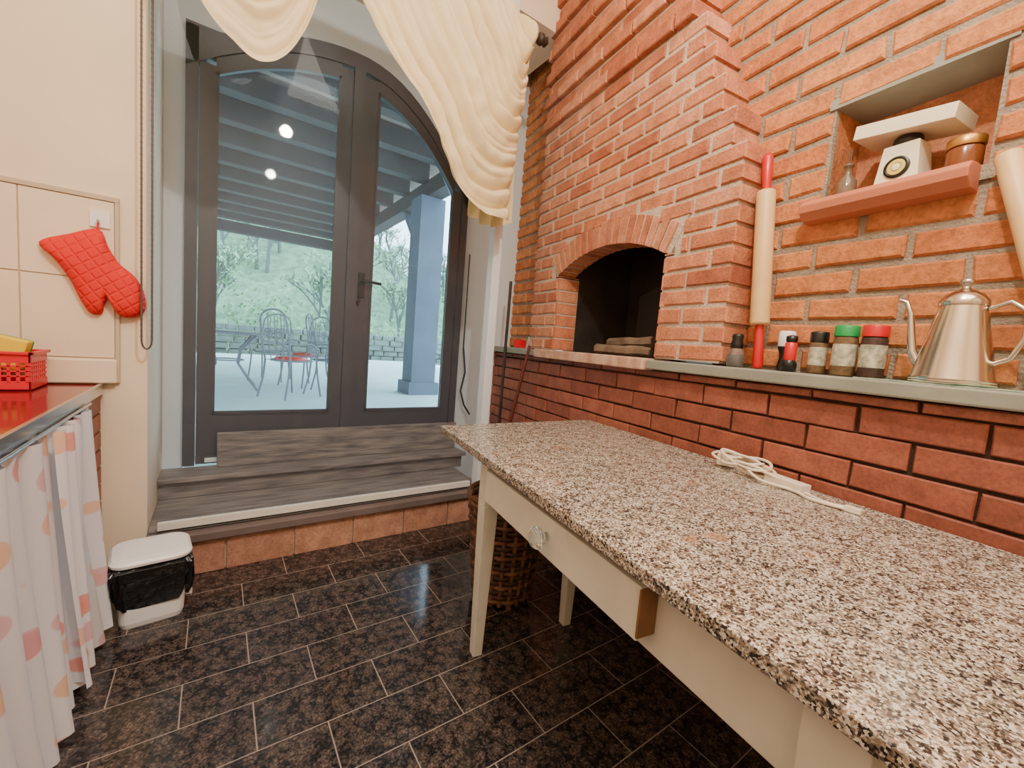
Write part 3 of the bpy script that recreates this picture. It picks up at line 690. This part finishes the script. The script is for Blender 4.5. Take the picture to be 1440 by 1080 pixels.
mb=MB(); mb.tube([(1.64,3.03,1.15),(1.67,3.03,.95),(1.64,3.03,.8),(1.68,3.03,.68),(1.74,3.03,.6)],.008,0,8); mb.tube([(1.64,3.03,1.15),(1.65,3.05,1.9)],.006,0,8); mb.build('electric_cable',[M_black])
# ------------------------------------------------------------------ outside
ZO=.30
M_patio=mat('patio_stone',(184,204,198),.8,vary=.15,vscale=2,bump=.2,bscale=8)
M_pw=mat('porch_wood',(66,58,58),.8,vary=.25,vscale=3,bump=.3,bscale=12)
M_pw2=mat('porch_boards',(146,126,116),.85,vary=.3,vscale=3)
M_post=mat('post_timber',(90,98,110),.8,vary=.2,vscale=3)
M_rock=mat('rock_wall',(116,126,118),.9,vary=.4,vscale=5,bump=1,bscale=6)
M_grass=mat('meadow',(122,154,116),.95,col2=(86,112,86),vscale=2.2,bump=1,bscale=3)
M_tree=mat('bark',(92,104,96),.9)
M_leaf=mat('shrub_foliage',(96,142,98),.9,col2=(152,184,142),vscale=1.5)
mb=MB(); mb.box(-9,6,3.3,15,ZO-.1,ZO,0); mb.build('patio_ground',[M_patio])
mb=MB(); yy=3.9
while yy<12.3:
    mb.box(-9,2.62,yy,yy+.17,3.58,3.84,0); yy+=.80
mb.box(2.62,2.86,3.35,12.7,3.38,3.62,0); mb.box(-9,2.86,12.4,12.62,3.38,3.62,0)
yy=3.3
while yy<12.9:
    mb.box(-9,2.95,yy,yy+.185,3.845,3.875,1); yy+=.2
mb.box(-9,2.95,3.3,12.9,3.876,3.95,0)
for (x_,y_,w_) in ((2.72,6.5,.20),(2.72,12.45,.16),(-3.2,12.45,.16)):
    mb.box(x_-w_,x_+w_,y_-w_,y_+w_,ZO,3.38,2)
    mb.box(x_-w_-.05,x_+w_+.05,y_-w_-.05,y_+w_+.05,ZO,ZO+.2,2)
for (ya,yb2) in ((6.7,7.4),(12.2,11.5)):
    mb.hexa([V(q) for q in [(2.66,ya,2.7),(2.78,ya,2.7),(2.78,ya+.1,2.65),(2.66,ya+.1,2.65),(2.66,yb2,3.38),(2.78,yb2,3.38),(2.78,yb2+.1,3.38),(2.66,yb2+.1,3.38)]],2)
mb.build('porch_roof',[M_pw,M_pw2,M_post],recalc=False)
mb=MB()
for r_ in range(5):
    x=-12+random.random()*.3
    while x<26:
        w_=random.uniform(.3,.6); mb.box(x,x+w_-.03,16+random.uniform(-.06,.05),16.5,ZO-.1+r_*.2,ZO-.1+r_*.2+.18); x+=w_
mb.build('low_stone_wall',[M_rock],bevel=.03)  # low garden wall of stone blocks
mb=MB()
def hill(u,v):
    x=-60+140*u; y=15+85*v
    k=1-.72*min(1,max(0,(x-6)/16))
    h=ZO-.1+ (0 if v<.06 else (v-.06)*52*k)+1.6*noise.noise(V((x*.09,y*.09,0)))*min(1,v*4)+.5*noise.noise(V((x*.5,y*.5,3)))*min(1,v*4)
    return V((x,y,h))
mb.grid(hill,110,80,0); mb.build('hillside_ground',[M_grass])
def gz(x,y): return hill((x+60)/140,(y-15)/85).z
mb=MB()
def leaves(mb,c0,rad,num,m):
    for j in range(num):
        d=V((random.gauss(0,1),random.gauss(0,1),random.gauss(0,.8))).normalized()*rad*random.uniform(.5,1)
        c=c0+d; a=V((random.uniform(-1,1),random.uniform(-1,1),random.uniform(-1,1))).normalized(); b2=a.orthogonal().normalized(); s_=random.uniform(.06,.15)
        mb.add([c-a*s_,c+b2*s_*.5,c+a*s_,c-b2*s_*.5],[(0,1,2,3)],m)
def branch(p,d,l,r,depth):
    q=p+d*l; mb.tube([p,q],[r,r*.65],0,4 if depth>1 else 3,caps=False,smooth=False)
    if depth==0: return
    if depth==1: leaves(mb,q,.4,8,1)
    for _ in range(3 if depth>1 else 5):
        nd=(d+V((random.uniform(-.75,.75),random.uniform(-.75,.75),random.uniform(-.1,.5)))).normalized()
        branch(p.lerp(q,random.uniform(.5,1)),nd,l*random.uniform(.55,.8),r*.6,depth-1)
for k in range(100):
    x=random.uniform(-14,22); y=random.uniform(18.5,44)
    if x>8 and random.random()<.3: continue
    branch(V((x,y,gz(x,y)-.1)),V((random.uniform(-.1,.1),0,1)).normalized(),random.uniform(1.5,2.3),.10,4)
for k in range(190):
    x=random.uniform(-14,24); y=random.uniform(18.5,44); rad=random.uniform(.8,1.9)
    leaves(mb,V((x,y,gz(x,y)+rad*.5)),rad,150,1)
mb.build('hillside_trees',[M_tree,M_leaf],recalc=False)
M_wi=mat('wrought_iron',(96,100,104),.5)
mb=MB(); o=V((.12,7.0,ZO)); R_=.62
mb.lathe([(0,.76),(R_,.76),(R_+.01,.772),(R_,.785),(0,.785)],o,0,40)
for k in range(4):
    a=pi/4+k*pi/2; u=V((math.cos(a),math.sin(a),0))
    mb.tube([o+u*.5+V((0,0,0)),o+u*.38+V((0,0,.12)),o+u*.18+V((0,0,.35)),o+u*.22+V((0,0,.55)),o+u*.45+V((0,0,.76))],.016,0,8)
mb.tube([o+V((.2*math.cos(t),.2*math.sin(t),.4)) for t in [k*pi/10 for k in range(20)]],.01,0,6,closed=True)
mb.build('garden_table',[M_wi])
def gchair(x,y,ang,cush):
    mb=MB(); M=Matrix.Translation((x,y,ZO))@Matrix.Rotation(ang,4,'Z')@Matrix.Scale(1.04,4)
    P=lambda *q: M@V(q)
    for sx in (-1,1):
        mb.tube([P(sx*.24,-.26,0),P(sx*.22,-.22,.25),P(sx*.21,-.2,.46)],.012,0,8)
        mb.tube([P(sx*.22,.28,0),P(sx*.20,.22,.25),P(sx*.20,.2,.46),P(sx*.22,.24,.75),P(sx*.20,.28,.95)],.012,0,8)
        mb.tube([P(sx*.21,-.2,.46),P(sx*.27,-.18,.6),P(sx*.28,-.05,.68),P(sx*.26,.12,.67),P(sx*.21,.23,.7)],.010,0,8)
        mb.tube([P(sx*.08+.07*math.cos(t)*(1-t/14),.26+.005,.78+.07*math.sin(t)*(1-t/14)) for t in [k*.5 for k in range(22)]],.007,0,6)
    mb.tube([P(.20*math.cos(t),.28,.95+.12*math.sin(t)) for t in [k*pi/12 for k in range(13)]],.012,0,8)
    for k in (-.1,0,.1): mb.tube([P(k,.2,.46),P(k*1.1,.24,.7),P(k,.27,1.03)],.007,0,6)
    mb.tube([P(.22*math.cos(t),.22*math.sin(t),.46) for t in [k*pi/12 for k in range(24)]],.012,0,8,closed=True)
    for k in range(-3,4): mb.tube([P(k*.06,-.2,.46),P(k*.06,.2,.46)],.005,0,6)
    if cush: mb.lathe([(0,.47),(.18,.47),(.2,.49),(.18,.52),(0,.53)],P(0,0,0),1,24)
    mb.build('garden_chair',[M_wi,M_red])
gchair(.80,6.15,2.2,True); gchair(1.15,7.3,-1.0,True); gchair(.75,8.1,-.4,False); gchair(-.5,6.4,2.8,False); gchair(1.35,6.5,1.2,False)
# ------------------------------------------------------------------ lights
def area(name,loc,rot,size,power,col):
    l=bpy.data.lights.new(name,'AREA'); l.size=size; l.energy=power; l.color=col; o=bpy.data.objects.new(name,l); o.location=loc; o.rotation_euler=rot; bpy.context.scene.collection.objects.link(o)
def point(name,loc,power,col,r=.06):
    l=bpy.data.lights.new(name,'POINT'); l.energy=power; l.color=col; l.shadow_soft_size=r; o=bpy.data.objects.new(name,l); o.location=loc; bpy.context.scene.collection.objects.link(o)
point('lamp_bulb',(.50,.2,3.0),125,(1,.88,.72),.05)
area('ceiling_fill',(.3,-.5,4.1),(0,0,0),2.0,90,(1,.92,.82))  # unseen area light added under the ceiling as warm fill
w=bpy.data.worlds.new('sky'); bpy.context.scene.world=w; w.use_nodes=True
bg=w.node_tree.nodes['Background']; bg.inputs[0].default_value=(.62,.86,1,1); bg.inputs[1].default_value=7.5
# ------------------------------------------------------------------ camera
up=V((520,6460,590)).normalized()
Y=V((-415,88,-590));Y=(Y-up*Y.dot(up)).normalized(); X=Y.cross(up)
cam=bpy.data.cameras.new('camera'); co=bpy.data.objects.new('camera',cam); bpy.context.scene.collection.objects.link(co)
m=Matrix(((X.x,X.y,X.z),(Y.x,Y.y,Y.z),(up.x,up.y,up.z))).to_4x4(); m.translation=V((0,0,1.2))
co.matrix_world=m; cam.sensor_width=36; cam.lens=590/1440*36; cam.clip_start=.02; cam.clip_end=500
bpy.context.scene.camera=co
